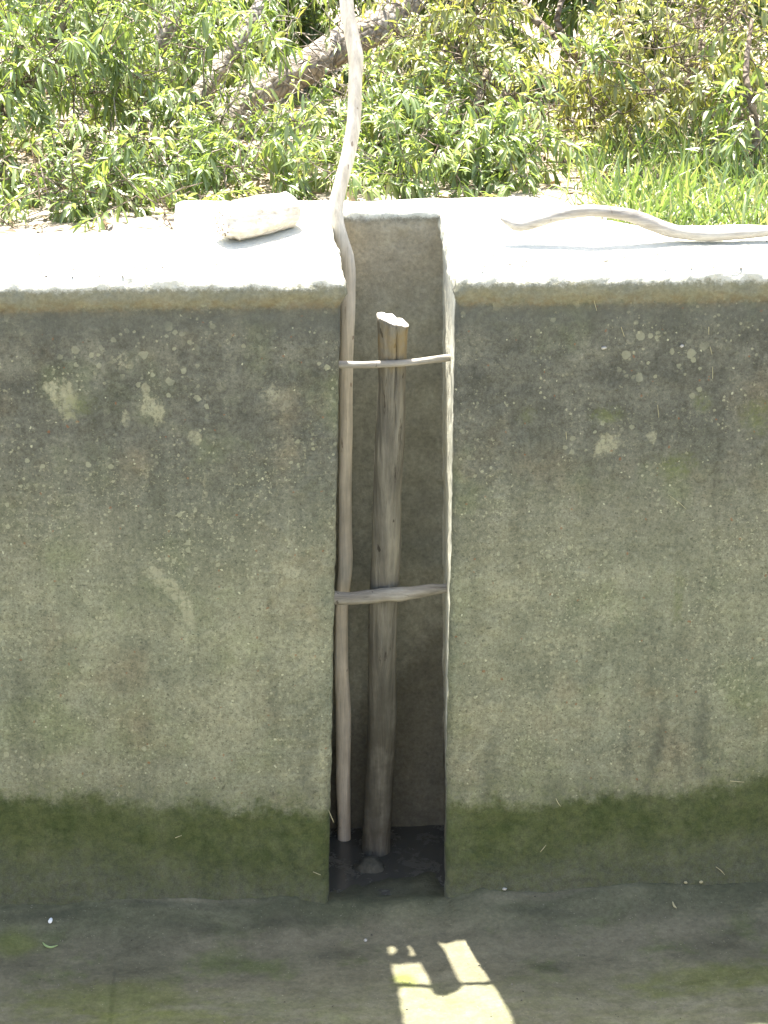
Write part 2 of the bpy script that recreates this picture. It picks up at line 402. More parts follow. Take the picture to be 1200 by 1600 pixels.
c = m.mix(m.step(m.noise(3.6, 5, .7, m.map(loc=(3, 6, 0))), .50, .66, 0, .62), c, (.10, .125, .048))
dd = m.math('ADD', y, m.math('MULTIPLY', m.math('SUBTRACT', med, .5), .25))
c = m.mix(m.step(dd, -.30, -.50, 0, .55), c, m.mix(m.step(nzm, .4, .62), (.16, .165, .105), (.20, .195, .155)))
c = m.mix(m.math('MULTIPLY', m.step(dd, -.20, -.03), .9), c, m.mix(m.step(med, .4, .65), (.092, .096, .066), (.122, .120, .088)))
def PF(u, v): p = onZ(u, v, 0); return (p.x, p.y)
for (u, v, r1, r2, rot, a) in ((265, 1432, .20, .020, -.06, .55), (190, 1412, .03, .05, .8, .6), (900, 1398, .10, .05, .35, .65), (850, 1418, .16, .025, .2, .5), (660, 1500, .2, .12, 0, .0), (420, 1475, .25, .05, .1, .45), (1010, 1460, .3, .05, .1, .3), (330, 1540, .3, .05, 0, .25), (620, 1455, .2, .05, 0, .3), (60, 1490, .15, .05, 0, .3)):
    if a: c = m.mix(m.math('MULTIPLY', m.ell(PF(u, v), (r1, r2), rot, .5, nzm, .7, 'XY'), a), c, (.205, .182, .148))
for (u, v, r1, r2, rot, a) in ((300, 1440, .18, .012, -.08, .3), (440, 1452, .10, .014, .2, .3), (850, 1438, .14, .016, -.1, .3), (860, 1510, .05, .03, 0, .5), (520, 1490, .05, .03, 0, .4), (175, 1560, .006, .12, 0, .5), (565, 1385, .16, .09, 0, .6), (90, 1450, .12, .02, .1, .4), (700, 1395, .05, .05, 0, .5)):
    c = m.mix(m.math('MULTIPLY', m.ell(PF(u, v), (r1, r2), rot, .5, nzm, .7, 'XY'), a), c, (.050, .052, .045))
for (u, v, r1, r2, rot, a) in ((632, 1530, .030, .035, 0, .8), (1120, 1525, .2, .06, .1, .5), (180, 1560, .2, .08, 0, .45), (240, 1590, .2, .05, 0, .4), (20, 1480, .06, .06, 0, .5)):
    c = m.mix(m.math('MULTIPLY', m.ell(PF(u, v), (r1, r2), rot, .5, nzm, .6, 'XY'), a), c, (.125, .145, .038))
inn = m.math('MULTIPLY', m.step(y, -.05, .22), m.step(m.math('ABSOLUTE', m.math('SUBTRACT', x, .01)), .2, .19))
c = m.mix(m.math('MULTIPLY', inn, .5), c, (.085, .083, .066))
c = m.mul(c, m.lin(med, .25, .75, .72, 1.28)); c = m.mul(c, m.lin(m.noise(30, 5, .75), .25, .75, .8, 1.2)); c = m.mul(c, m.lin(fine, .25, .75, .78, 1.22))
c = m.mix(m.step(m.noise(150, 2, .5), .70, .75, 0, .6), c, (.36, .35, .28))
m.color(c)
c = m.mix(1., c, (.93, .92, .74), 'MULTIPLY'); m.color(c)
m.put(m.b.inputs['Roughness'], m.lin(nzm, .3, .7, .5, .9))
m.bump(m.math('ADD', m.math('MULTIPLY', m.noise(40, 5, .7), 1.), m.math('MULTIPLY', fine, .4)), .5, .006)
tag(obj('canal_floor', Vf, Ff, m), kind='structure')

# water left standing in the slot
m = N('dark_water', .06, .5); m.color((.085, .082, .068)); m.bump(m.noise(14, 2), .08, .01)
sc_n = m.step(m.noise(13, 6, .75, None, .5), .50, .62); m.color(m.mix(sc_n, (.070, .068, .056), (.105, .10, .08))); m.put(m.b.inputs['Roughness'], m.lin(sc_n, 0, 1, .14, .45))
wy0, wy1 = .06, D+.02
wv = []; wf = []
nn = 22
for j in range(nn+1):
    for i in range(nn+1):
        wv.append((xbl(0)-.02+(xbr(0)-xbl(0)+.04)*i/nn, wy0+(wy1-wy0)*j/nn, .018))
for j in range(nn):
    for i in range(nn): a = j*(nn+1)+i; wf.append((a, a+1, a+nn+2, a+nn+1))
tag(obj('water', wv, wf, m), kind='structure')

# ------------------------------------------------------------------ GROUND behind the wall, bank on the near side
def ground_z(x, y):
    e = .035*nz((x, y, 0), 1.3)+.012*nz((x, y, 3), 7)
    base = 1.80+.02*min(1, max(0, (y-.6)/1.))-.0*y
    return base+e*min(1, max(0, (y-.3)/.4))
def patch(name, xs, ys, fz, mat, kind='structure'):
    V = [Vector((x, y, fz(x, y))) for y in ys for x in xs]; n = len(xs)
    F_ = [(j*n+i, j*n+i+1, (j+1)*n+i+1, (j+1)*n+i) for j in range(len(ys)-1) for i in range(n-1)]
    return tag(obj(name, V, F_, mat), kind=kind)
m = N('dry_soil', .95, .1)
med = m.noise(5, 6, .7); fine = m.noise(60, 5, .7)
c = m.mix(m.step(m.noise(1.4, 5, .65), .38, .62), (.42, .37, .29), (.30, .25, .185))
c = m.mix(m.step(med, .5, .7, 0, .6), c, (.16, .115, .075))
c = m.mul(c, m.lin(fine, .25, .75, .7, 1.3)); m.color(c)
m.bump(m.math('ADD', med, m.math('MULTIPLY', fine, .5)), .9, .03)
gx = list(np.unique(np.round(np.concatenate([np.linspace(-120, -6, 12), np.arange(-5, 5.01, .1), np.linspace(6, 120, 12)]), 3)))
gy = list(np.unique(np.round(np.concatenate([np.arange(.36, 8, .08), np.linspace(8.5, 160, 16)]), 3)))
gs = patch('ground', gx, gy, ground_z, m); MAT_SOIL = m
bm = bmesh.new(); bm.from_mesh(gs.data)
bmesh.ops.delete(bm, geom=[f for f in bm.faces if f.calc_center_median().y < .54 and bx0+.06 < f.calc_center_median().x < bx1-.06], context='FACES')
bm.to_mesh(gs.data); bm.free()
def bank_z(x, y):
    t = min(1, max(0, (-y-3.2)/1.0))
    return -.05+1.40*t+.02*nz((x, y, 0), 1.5)
gy2 = list(np.concatenate([np.linspace(-160, -10, 10), np.arange(-9, -3.0, .2)]))
patch('bank', gx, gy2, bank_z, m)

# ------------------------------------------------------------------ WOOD
def wood(name, c1, c2, axis_scale=(40, 40, 3), rough=.85, lines=.5, dark=(.04, .03, .022), bump=.6):
    m = N(name, rough, .2)
    v = m.map(sc=axis_scale)
    g = m.noise(1., 6, .65, v); g2 = m.noise(3.1, 5, .7, v); b = m.noise(9, 4, .6)
    c = m.mix(m.step(g, .35, .65), c1, c2)
    c = m.mul(c, m.lin(g2, .25, .75, .72, 1.28)); c = m.mul(c, m.lin(b, .25, .75, .8, 1.2))
    c = m.mix(m.step(m.noise(1.7, 5, .7, v, .4), .60, .66, 0, lines), c, dark)
    c = m.mix(m.step(m.noise(42, 2, .5, m.map(sc=(1, 1, .5))), .70, .74, 0, .7), c, dark)
    m.color(c); m.bump(m.math('ADD', g, m.math('MULTIPLY', g2, .6)), bump, .006)
    return m
# pole
prow = [(-260, 536, 21, 0.351), (-120, 537, 21.5, 0.364), (0, 541, 22, 0.375), (40, 547, 22, 0.379), (80, 554.5, 23, 0.382), (90, 556, 24, 0.383), (120, 555.5, 22, 0.386), (180, 553.5, 22, 0.391), (205, 551, 22, 0.394), (245, 543.5, 22, 0.397), (280, 534.5, 22, 0.400),
        (310, 527, 23, 0.403), (330, 524.5, 22.5, 0.405), (350, 526.5, 23.5, 0.405), (375, 533, 24, 0.405), (400, 541, 24, 0.405), (420, 544.5, 22.5, 0.405), (450, 544.5, 22, 0.405), (490, 543.5, 23, 0.405), (560, 541.5, 21, 0.405), (620, 540.5, 21, 0.405), (665, 540.5, 21, 0.405), (720, 540, 20.5, 0.405), (770, 539.2, 20.5, 0.405),
        (875, 539.7, 22.3, 0.405), (914, 537, 22, 0.405), (960, 533.5, 21, 0.405), (1046, 533.7, 22, 0.407), (1090, 536, 23.5, 0.408), (1132, 536.8, 24.3, 0.410), (1219, 536.3, 22.5, 0.413), (1276, 537.5, 20.5, 0.415), (1318, 538, 21, 0.417), (1332, 538, 21, .417)]
def lean(u, v, y):                       # above the slot the pole leans back over the rear edge
    for _ in range(12): y = .405+.37*max(0, onY(u, v, y).z-1.85)
    return y
prow = [(v, u, w, lean(u, v, y) if v < 345 else y) for v, u, w, y in prow]
pts = [onY(u, v, y) for v, u, w, y in prow]
dst = lambda p: (p-CAM).dot(FWD)
rad = [w/2*dst(p)/F for (v, u, w, y), p in zip(prow, pts)]
P, Rr = catmull(pts, rad, .018)
mp = wood('peeled_pole_wood', (.54, .475, .365), (.66, .595, .48), (36, 36, 2.2), .7, .35, (.16, .10, .06), .35)
def pole_r(i, a, p):
    c = 1+.13*mnoise.noise(p*16)*max(0, mnoise.noise(p*7+Vector((3, 0, 0))))-.22*math.exp(-((a-4.35)/.10)**2)*(1 if 1.25 < p.z < 1.78 else 0)      # drying crack
    return c
o = obj('pole', *tube(P, Rr, 28, .05, 9, 1, pole_r), mp)
tag(o, 'tall crooked peeled pale wooden pole standing in the left corner of the slot', 'pole')
# post
lrow = [(1336, 588, 44, .335), (1300, 588.5, 44.5, .33), (1276, 590.5, 45, .325), (1219, 592.5, 44, .318), (1132, 597, 44.5, .305), (1090, 597.2, 44.5, .30), (1046, 596.6, 43, .292), (960, 598.5, 45, .275), (875, 602.8, 45.6, .258), (770, 605.3, 43.4, .235), (691, 608.5, 47, .22), (639, 611.2, 45, .207), (600, 612.5, 43, .20), (560, 613, 44, .192), (520, 613, 46, .183), (500, 614, 50, .178)]
pts = [onY(u, v, y) for v, u, w, y in lrow]
rad = [w/2*dst(p)/F for (v, u, w, y), p in zip(lrow, pts)]
P, Rr = catmull(pts, rad, .015)
ztop = P[-1].z
def post_r(i, a, p):
    k = max(0., min(1., (p.z-(ztop-.34))/.12))
    g = 1.+.012*math.sin(a*9+p.z*3)*math.sin(a*4+1)+.010*math.sin(a*17+p.z*5)+.03*mnoise.noise(Vector((a*1.2, p.z*5, 2)))
    crack = lambda c, w, d: d*math.exp(-((a-c+.06*math.sin(p.z*31))/w)**2)
    g -= k*(crack(4.95, .05, .30)+crack(4.3, .035, .10)+crack(5.7, .035, .10)+crack(1.2, .08, .2))
    return g
tc_ = P[-1].copy()
def slant(v):
    if v.z > tc_.z-.05:
        k = min(1, (v.z-tc_.z+.05)/.05)
        v.z += k*(-.32*(v.x-tc_.x)-.05*(v.y-tc_.y)+.004*nz(v, 60))
m = wood('weathered_post_wood', (.142, .133, .108), (.245, .230, .183), (30, 30, 1.8), .9, .75, (.028, .022, .016), .9)
x, y, z = m.sep(m.tc.outputs['Object'])
bc = m.b.inputs['Base Color'].links[0].from_socket
c = m.mix(m.math('MULTIPLY', m.step(z, 1.35, 1.6), m.step(m.noise(9, 4, .7), .4, .65, 0, .6)), bc, (.25, .175, .06))
c = m.mix(m.math('MULTIPLY', m.step(z, .85, .35, 0, .65), m.step(m.noise(7, 4, .7), .35, .6)), c, (.075, .07, .05))
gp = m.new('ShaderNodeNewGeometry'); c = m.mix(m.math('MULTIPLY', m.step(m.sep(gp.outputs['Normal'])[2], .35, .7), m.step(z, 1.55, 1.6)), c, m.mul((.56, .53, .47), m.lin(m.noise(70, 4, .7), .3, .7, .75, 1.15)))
m.color(c)
o = obj('post', *tube(P, Rr, 64, .05, 7, 4, post_r, True, slant), m)
tag(o, 'thick grey weathered wooden post with a cracked top leaning inside the slot', 'post')
# bars
mb = wood('grey_stick_wood', (.24, .22, .18), (.38, .355, .30), (3, 34, 34), .88, .5, (.05, .04, .03), .7)
brow = [(570, 522, 12, .150), (569.5, 534, 12, .150), (570, 560, 11, .150), (569, 600, 11, .146), (566.5, 640, 10.5, .147), (562, 675, 11, .150), (559.5, 697, 12, .152), (559, 706, 11, .153)]
pts = [onY(u, v, y) for v, u, w, y in brow]; rad = [w/2*dst(p)/F for (v, u, w, y), p in zip(brow, pts)]
o = obj('crossbar', *tube(*catmull(pts, rad, .012), 14, .10, 22, 6), mb)
tag(o, 'thin sunlit stick wedged across the slot near the top of the post', 'crossbar', 'sticks wedged across the slot')
brow = [(935, 512, 22, .215), (934, 526, 22, .215), (935, 545, 19, .215), (932, 580, 22, .211), (929, 605, 22, .210), (928.5, 621, 24, .210), (926, 645, 20, .213), (922, 670, 18, .216), (919.5, 692, 14, .218), (918, 708, 13, .22)]
pts = [onY(u, v, y) for v, u, w, y in brow]; rad = [w/2*dst(p)/F for (v, u, w, y), p in zip(brow, pts)]
o = obj('crossbar', *tube(*catmull(pts, rad, .012), 18, .12, 20, 9), mb)
tag(o, 'thicker grey stick wedged across the middle of the slot', 'crossbar', 'sticks wedged across the slot')
# curved branch lying on the wall top
def topz(y): return H+SL*y
brow = [(341, 783, 5, .20, .02), (345, 792, 11, .195, .018), (352, 806, 15, .19, .022), (351, 822, 16, .19, .028), (345, 842, 17, .19, .04), (337, 870, 16, .19, .06), (331, 900, 16, .19, .07), (329, 925, 16, .19, .075), (331, 950, 16, .19, .07), (337, 985, 17, .19, .06), (347, 1012, 19, .19, .035), (358, 1040, 19, .19, .015), (365, 1075, 17, .19, .0), (368, 1110, 16, .185, .0), (366, 1150, 15, .185, .0), (362, 1190, 14.5, .19, .0), (358, 1240, 14, .19, .0), (357, 1300, 12, .19, .0)]
pts = [onY(u, v, y) for v, u, w, y, h in brow]; rad = [w/2*dst(p)/F for (v, u, w, y, h), p in zip(brow, pts)]
for i, p in enumerate(pts): p.z = max(p.z, topz(p.y)+rad[i]*.9)
rad = [q*1.18 for q in rad]
mbr = wood('driftwood', (.27, .25, .215), (.40, .38, .335), (4, 30, 30), .85, .5, (.15, .12, .085), .6)
o = obj('branch', *tube(*catmull(pts, rad, .012), 16, .10, 16, 12, None, False), mbr)
tag(o, 'long wavy dry branch lying on the wall top right of the slot', 'branch')
# short log on the wall top
a = onY(352, 340, .24); b = onY(458, 309, .36)
rl = .052
a.z = topz(a.y)+rl*.93; b.z = topz(b.y)+rl*.80
ax = (b-a)
P = [a+ax*t for t in np.linspace(-.06, 1.02, 22)]
Rr = [rl*(.62+.38*min(1, t*5))*(1-.18*max(0, t-.6)/.4)*(1 if t < .93 else 1-.9*(t-.93)/.07*.35) for t in np.linspace(0, 1, 22)]
mlg = wood('bleached_log_wood', (.60, .53, .42), (.74, .69, .60), (6, 34, 44), .85, .4, (.16, .10, .055), 1.)
def log_r(i, a_, p): return 1+.02*math.sin(a_*2+1)+.03*mnoise.noise(Vector((math.cos(a_)*2.5, math.sin(a_)*2.5, 8+i*.05)))+.02*mnoise.noise(Vector((a_*9, i*.1, 5)))-.08*math.exp(-((a_-4.6)/.08)**2)-.07*math.exp(-((a_-3.6)/.07)**2)+.03*mnoise.noise(Vector((math.cos(a_)*4, math.sin(a_)*4, i*.15)))+(.30*mnoise.noise(Vector((a_*2.2, i*.9, 3))) if i < 4 else .16*mnoise.noise(Vector((a_*2, i*.7, 3))) if i > 18 else .0)
o = obj('log', *tube(P, Rr, 56, .05, 12, 3, log_r), mlg)
tag(o, 'short fat bleached log lying on the wall top left of the pole', 'log')

# ------------------------------------------------------------------ FOLIAGE
def leafmat(name, c1, c2, c3, trans=.35):
    m = bpy.data.materials.new(name); m.use_nodes = True; t = m.node_tree
    for n in list(t.nodes): t.nodes.remove(n)
    def new(k, **kw):
        n = t.nodes.new(k); [setattr(n, a, b) for a, b in kw.items()]; return n
    at = new('ShaderNodeAttribute', attribute_name='tint'); r = new('ShaderNodeValToRGB')
    e = r.color_ramp.elements; e[0].color = (*c1, 1); e[1].color = (*c3, 1); k = e.new(.55); k.color = (*c2, 1)
    t.links.new(at.outputs['Fac'], r.inputs[0])
    d = new('ShaderNodeBsdfDiffuse'); tr = new('ShaderNodeBsdfTranslucent'); g = new('ShaderNodeBsdfGlossy')
    g.inputs['Roughness'].default_value = .42; g.inputs['Color'].default_value = (1, 1, 1, 1)
    tc = new('ShaderNodeMix', data_type='RGBA', blend_type='MULTIPLY'); tc.inputs[0].default_value = 1
    t.links.new(r.outputs[0], tc.inputs[6]); tc.inputs[7].default_value = (1.25, 1.25, .55, 1)
    t.links.new(r.outputs[0], d.inputs[0]); t.links.new(tc.outputs[2], tr.inputs[0])
    m1 = new('ShaderNodeMixShader'); m1.inputs[0].default_value = trans
    t.links.new(d.outputs[0], m1.inputs[1]); t.links.new(tr.outputs[0], m1.inputs[2])
    m2 = new('ShaderNodeMixShader'); m2.inputs[0].default_value = .055
    t.links.new(m1.outputs[0], m2.inputs[1]); t.links.new(g.outputs[0], m2.inputs[2])
    out = new('ShaderNodeOutputMaterial'); t.links.new(m2.outputs[0], out.inputs[0])
    return m
STN = np.array([0, .25, .55, .8, 1.]); WPR = np.array([.12, .85, 1., .62, .03])
def leaves_mesh(name, base, dirs, length, width, droop, tint, mat, parent=None):
    """all leaves of one crown as one mesh: 4 x 2 quads each, folded along the midrib and drooping"""
    n = len(base); dirs = dirs/np.linalg.norm(dirs, axis=1, keepdims=True)
    rnd = rng.normal(size=(n, 3)); rnd[:, 2] *= .5
    upv = np.array([0, 0, 1.])+.55*rnd
    side = np.cross(dirs, upv); side /= np.linalg.norm(side, axis=1, keepdims=True)+1e-9
    nor = np.cross(side, dirs)
    V = np.zeros((n, 5, 3, 3))
    for i, s in enumerate(STN):
        cen = base+dirs*(length*s)[:, None]+np.array([0, 0, -1.])*(droop*length*s*s)[:, None]
        w = (width*WPR[i])[:, None]*.5
        V[:, i, 1] = cen; V[:, i, 0] = cen-side*w+nor*w*.45; V[:, i, 2] = cen+side*w+nor*w*.45
    idx = np.arange(n)[:, None, None]*15
    q = []
    for i in range(4):
        for j in range(2):
            a = i*3+j; q.append([a, a+1, a+4, a+3])
    q = np.array(q)[None]+idx
    me = bpy.data.meshes.new(name)
    nv = n*15; nf = n*8
    me.vertices.add(nv); me.vertices.foreach_set('co', V.reshape(-1).astype(np.float32))
    me.loops.add(nf*4); me.loops.foreach_set('vertex_index', q.reshape(-1).astype(np.int32))
    me.polygons.add(nf); me.polygons.foreach_set('loop_start', np.arange(0, nf*4, 4, dtype=np.int32))
    me.update(calc_edges=True); me.validate()
    at = me.attributes.new('tint', 'FLOAT', 'POINT'); at.data.foreach_set('value', np.repeat(tint, 15).astype(np.float32))
    me.polygons.foreach_set('use_smooth', [True]*nf)
    me.materials.append(mat)
    o = bpy.data.objects.new(name, me); COL.objects.link(o)
    if parent: o.parent = parent
    return o
def bark(name, c1, c2, sc=14):
    m = N(name, .92, .15)
    g = m.noise(sc, 6, .7, None, .6); v = m.voro(sc*2.2, None, 'DISTANCE_TO_EDGE')
    c = m.mix(m.step(g, .35, .65), c1, c2)
    c = m.mul(c, m.lin(v.outputs['Distance'], 0, .18, .55, 1.1)); c = m.mul(c, m.lin(m.noise(70, 4, .7), .25, .75, .7, 1.3))
    m.color(c); m.bump(m.math('ADD', m.math('MULTIPLY', v.outputs['Distance'], 1.4), g), 1., .02)
    return m
BARK = bark('rough_bark', (.27, .225, .175), (.42, .37, .31)); BARK2 = bark('brown_twig_bark', (.17, .13, .095), (.30, .245, .19))
LEAF_A = leafmat('fresh_leaf', (.135, .195, .058), (.235, .31, .115), (.42, .42, .20), .48)
LEAF_B = leafmat('yellowing_leaf', (.155, .19, .06), (.29, .305, .115), (.42, .36, .14), .47)
LEAF_D = leafmat('deep_leaf', (.075, .12, .032), (.13, .19, .055), (.24, .26, .09), .38)

def tree(name, label, cat, trunks, targets, leaf, lsize, nleaf, twig_len, mat_bark=BARK, group=None, tube_seg=14, keep=None, spread=1., tname='trunk', bare=0):
    """trunks: list of (points, radii); targets: (n,3) places that carry a leafy shoot, each tied to the nearest limb"""
    root = empty(name, trunks[0][0][0], label, cat, group)
    inv = Vector(trunks[0][0][0])
    nodes = []
    for ti, (pts, rad) in enumerate(trunks):
        P, Rr = catmull(pts, rad, .06)
        v, f = tube(P, Rr, tube_seg, .14, 5, ti*3.1)
        obj(tname if ti == 0 else 'limb', [p-inv for p in v], f, mat_bark, root)
        nodes += list(zip([np.array(p) for p in P], Rr))
    npos = np.array([n_[0] for n_ in nodes]); nr = np.array([n_[1] for n_ in nodes])
    targets = targets[clear_trunk(targets)]
    isbare = np.zeros(len(targets), bool)
    if bare: isbare[rng.choice(len(targets), bare, replace=False)] = True
    d0 = np.array([np.min(np.linalg.norm(npos-t, axis=1)) for t in targets])
    parts = []; LB, LD, LL, LW, LT, LDr = [], [], [], [], [], []
    for ti in np.argsort(d0):
        t = targets[ti]
        d = np.linalg.norm(npos-t, axis=1); k = int(np.argmin(d+.25*np.maximum(0, npos[:, 2]-t[2])))
        a = npos[k]; L_ = d[k]
        if L_ < .02: continue
        r0 = min(nr[k]*.7, .0035+.006*L_); r0 = max(r0, .0022)
        mid = (a+t)/2+rng.normal(size=3)*.10*L_+np.array([0, 0, .12*L_])
        tip = t+(t-a)/L_*twig_len*.5+np.array([0, 0, -.10*twig_len])+rng.normal(size=3)*.2*twig_len
        ctrl = [Vector(a), Vector(mid), Vector(t), Vector(tip)]
        P, Rr = catmull(ctrl, [r0, r0*.8, r0*.6, .0012], max(.03, L_/6))
        v, f = tube(P, Rr, 5); parts.append((v, f))
        pp = np.array([list(p) for p in P]); npos = np.vstack([npos, pp[1:-1:2]]); nr = np.concatenate([nr, np.array(Rr)[1:-1:2]])
        # leaves along the outer part, denser at the tip
        if isbare[ti]:
            for q in range(3):
                i = rng.integers(len(P)//2, len(P)-1); e = P[i]+Vector(rng.normal(size=3))*.09
                parts.append(tube(*catmull([P[i], (P[i]+e)/2+Vector(rng.normal(size=3))*.012, e], [.0022, .002, .001], .04), 5))
            continue
        nl = max(3, int(nleaf*rng.uniform(.6, 1.4)))
        seg = pp[len(pp)//3:]
        shoot_t = rng.uniform(-.22, .22)
        for q in range(nl):
            s = (q+rng.uniform(0, 1))/nl; s = 1-(1-s)**1.25
            x_ = s*(len(seg)-1); i = min(int(x_), len(seg)-2); b = seg[i]+(seg[i+1]-seg[i])*(x_-i)
            ax = seg[i+1]-seg[i]; ax = ax/(np.linalg.norm(ax)+1e-9)
            o_ = rng.normal(size=3); o_ -= ax*o_.dot(ax); o_ /= np.linalg.norm(o_)+1e-9
            dv = ax*rng.uniform(.25, .9)+o_*rng.uniform(.6, 1.)+np.array([0, 0, -.15])
            LB.append(b); LD.append(dv); l = lsize*rng.uniform(.55, 1.25)*(1.-.25*s)
            LL.append(l); LW.append(l*rng.uniform(.17, .27)*spread); LDr.append(rng.uniform(.05, .9)); LT.append(np.clip(.42+shoot_t+rng.normal()*.16+(.4 if rng.uniform() < .03 else 0), 0, 1))
    if parts:
        v, f = join(parts); obj('branches', [p-inv for p in v], f, mat_bark, root)
    LB = np.array(LB)
    kk = clear_trunk(LB)
    leaves_mesh('crown', LB[kk]-np.array(inv), np.array(LD)[kk], np.array(LL)[kk], np.array(LW)[kk], np.array(LDr)[kk], np.array(LT)[kk], leaf, root)
    print(name, 'leaves', int(kk.sum()))
    return root
def blob(n, c, r, zmin=None):
    """n points spread through a ragged ellipsoid"""
    out = []
    while len(out) < n:
        p = rng.normal(size=3); p /= np.linalg.norm(p); p *= rng.uniform(0, 1)**.4
        q = np.array(c)+p*np.array(r)
        if mnoise.noise(Vector(q*2.3)) < -.18: continue
        if q[2] < ground_z(q[0], q[1])+.03: continue
        if q[1] < .50: continue
        out.append(q)
    return np.array(out)
def G(u, v, y, lift=0): p = onY(u, v, y); return (p.x, p.y, p.z+lift)
def foot(u, y): p = onY(u, 200, y); return (p.x, p.y, ground_z(p.x, p.y)-.05)

# leaning old tree: thick limb running up to the right, thinner pale limb beside it
trk = [G(300, 262, 1.9), G(350, 205, 2.0), G(372, 168, 2.05), G(420, 135, 2.15), G(480, 105, 2.25), G(540, 68, 2.35), G(600, 35, 2.45), G(660, -30, 2.6), G(740, -150, 2.9), G(800, -330, 3.2)]
trk = [(trk[0][0]-.12, trk[0][1]-.02, ground_z(trk[0][0]-.12, trk[0][1])-.06)]+trk
l2 = [G(290, 190, 2.0), G(325, 130, 2.1), G(355, 85, 2.2), G(378, 55, 2.25), G(430, -30, 2.4), G(480, -150, 2.6)]
l3 = [G(330, 235, 2.0), G(215, 105, 2.3), G(260, 45, 2.35), G(300, 10, 2.5), G(330, -60, 2.6)]
l3 = [G(180, 130, 2.25), G(232, 85, 2.3), G(262, 40, 2.35), G(275, -30, 2.5), G(280, -150, 2.7)]
tg = np.vstack([blob(150, G(330, 160, 1.7), (.85, .5, .50)), blob(130, G(300, 230, 1.5), (1.0, .6, .30)), blob(40, G(390, 272, 1.0), (.45, .2, .10)), blob(70, G(330, 60, 2.7), (1.1, .5, .35)), blob(60, G(500, 250, 1.25), (.5, .3, .22)), blob(60, G(450, -60, 2.4), (1.3, .6, .42)), blob(40, G(600, 180, 1.6), (.35, .3, .35)), blob(60, G(380, 60, 2.6), (.9, .4, .4))])
TR = np.array([list(p) for p in catmull(trk[2:9], [1]*7, .05)[0]])
def band(u, v):
    vv = 172-(u-362)*.56
    return (345 < u < 640 and abs(v-vv) < 34) or (305 < u < 395 and abs(v-(130-(u-325)*1.4)) < 28)
def clear_trunk(LB, q=.80):
    k = np.ones(len(LB), bool)
    for i, p in enumerate(LB):
        u, v = proj(p)
        if p[1] < 2.45 and band(u, v) and rng.uniform() < q: k[i] = False; continue
        if p[2] > 1.95 and p[1] > 1.8:
            h = p[2]-TR[:, 2]
            d = np.hypot(p[0]-sund.x/sund.z*h-TR[:, 0], p[1]-sund.y/sund.z*h-TR[:, 1])
            if np.min(np.where(h > 0, d, 9)) < .085 and rng.uniform() < .8: k[i] = False
    return k
tree('leaning_tree', 'old tree with a thick rough trunk leaning up to the right above the short log', 'tree',
     [(trk, [.075, .070, .064, .060, .060, .058, .060, .066, .06, .05, .04]), (l2, [.035, .036, .032, .03, .024, .018]), (l3, [.02, .03, .034, .024, .018])], tg, LEAF_A, .054, 28, .24, bare=90)
# left tree with a dark slanting limb and a stump-like trunk at the edge of the picture
tk = [foot(22, 1.15), G(18, 330, 1.15), G(8, 292, 1.2), G(-8, 240, 1.25), G(-30, 120, 1.35), G(-20, -100, 1.6)]
lb = [G(-18, 200, 1.35), G(20, 160, 1.45), G(52, 130, 1.5), G(75, 85, 1.55), G(92, 40, 1.6), G(108, 0, 1.7), G(130, -90, 1.8)]
tg = np.vstack([blob(150, G(90, 170, 1.35), (.62, .4, .45)), blob(110, G(80, 200, 1.5), (.65, .5, .35)), blob(60, G(130, 320, .80), (.48, .2, .09)), blob(60, G(60, 10, 1.7), (.7, .5, .4)), blob(45, G(140, 285, .95), (.36, .25, .16)), blob(30, G(230, 280, 1.0), (.2, .2, .14))])
tree('young_tree', 'bright green tree with a brown trunk at the left edge behind the wall', 'tree',
     [(tk, [.05, .042, .038, .032, .028, .02]), (lb, [.022, .024, .026, .025, .024, .024, .016])], tg, LEAF_A, .053, 26, .23, BARK2, bare=60)
# thin stems behind the left wall end
# drooping green shrub just right of the slot
tk = [foot(720, 1.3), G(722, 230, 1.3), G(735, 190, 1.35), G(748, 150, 1.4), G(760, 110, 1.5)]
tg = np.vstack([blob(90, G(710, 235, 1.2), (.28, .35, .2)), blob(45, G(680, 282, .95), (.30, .16, .08)), blob(26, G(810, 200, 1.25), (.16, .25, .22)), blob(26, G(640, 240, 1.2), (.2, .2, .16)), blob(10, G(905, 95, 1.3), (.12, .2, .10))])
tree('leafy_shrub', 'drooping green leafy shrub right behind the slot', 'shrub', [(tk, [.016, .014, .012, .01, .008])], tg, LEAF_A, .054, 25, .2, BARK2, tname='stem', bare=8)
# yellowish bush filling the right background
tk = [foot(1010, 2.3), G(1015, 150, 2.3), G(1090, 95, 2.3), G(1085, 20, 2.4), G(1060, -120, 2.5)]
l1 = [G(1015, 160, 2.3), G(940, 120, 2.2), G(880, 70, 2.2), G(820, 10, 2.3), G(790, -70, 2.4)]
l2 = [G(1050, 120, 2.3), G(1120, 150, 2.15), G(1170, 190, 2.05), G(1230, 215, 2.0)]
l3 = [G(905, 95, 2.2), G(870, 30, 2.1), G(900, -40, 2.2)]
tg = np.vstack([blob(170, G(960, 70, 1.75), (.75, .5, .45)), blob(160, G(730, 90, 1.8), (.55, .45, .5)), blob(120, G(930, 150, 1.7), (.6, .5, .35)), blob(100, G(1120, 130, 1.95), (.5, .4, .4)), blob(60, G(900, -80, 2.3), (1.1, .5, .3)), blob(35, G(930, 210, 1.9), (.5, .25, .15))])
tree('yellow_bush', 'straggly yellow green bush with small leaves and bare twigs behind the curved branch', 'bush',
     [(tk, [.035, .03, .028, .022, .015]), (l1, [.018, .017, .015, .013, .01]), (l2, [.02, .018, .016, .012]), (l3, [.01, .01, .008])], tg, LEAF_B, .042, 26, .26, BARK2, spread=1.35, bare=130)
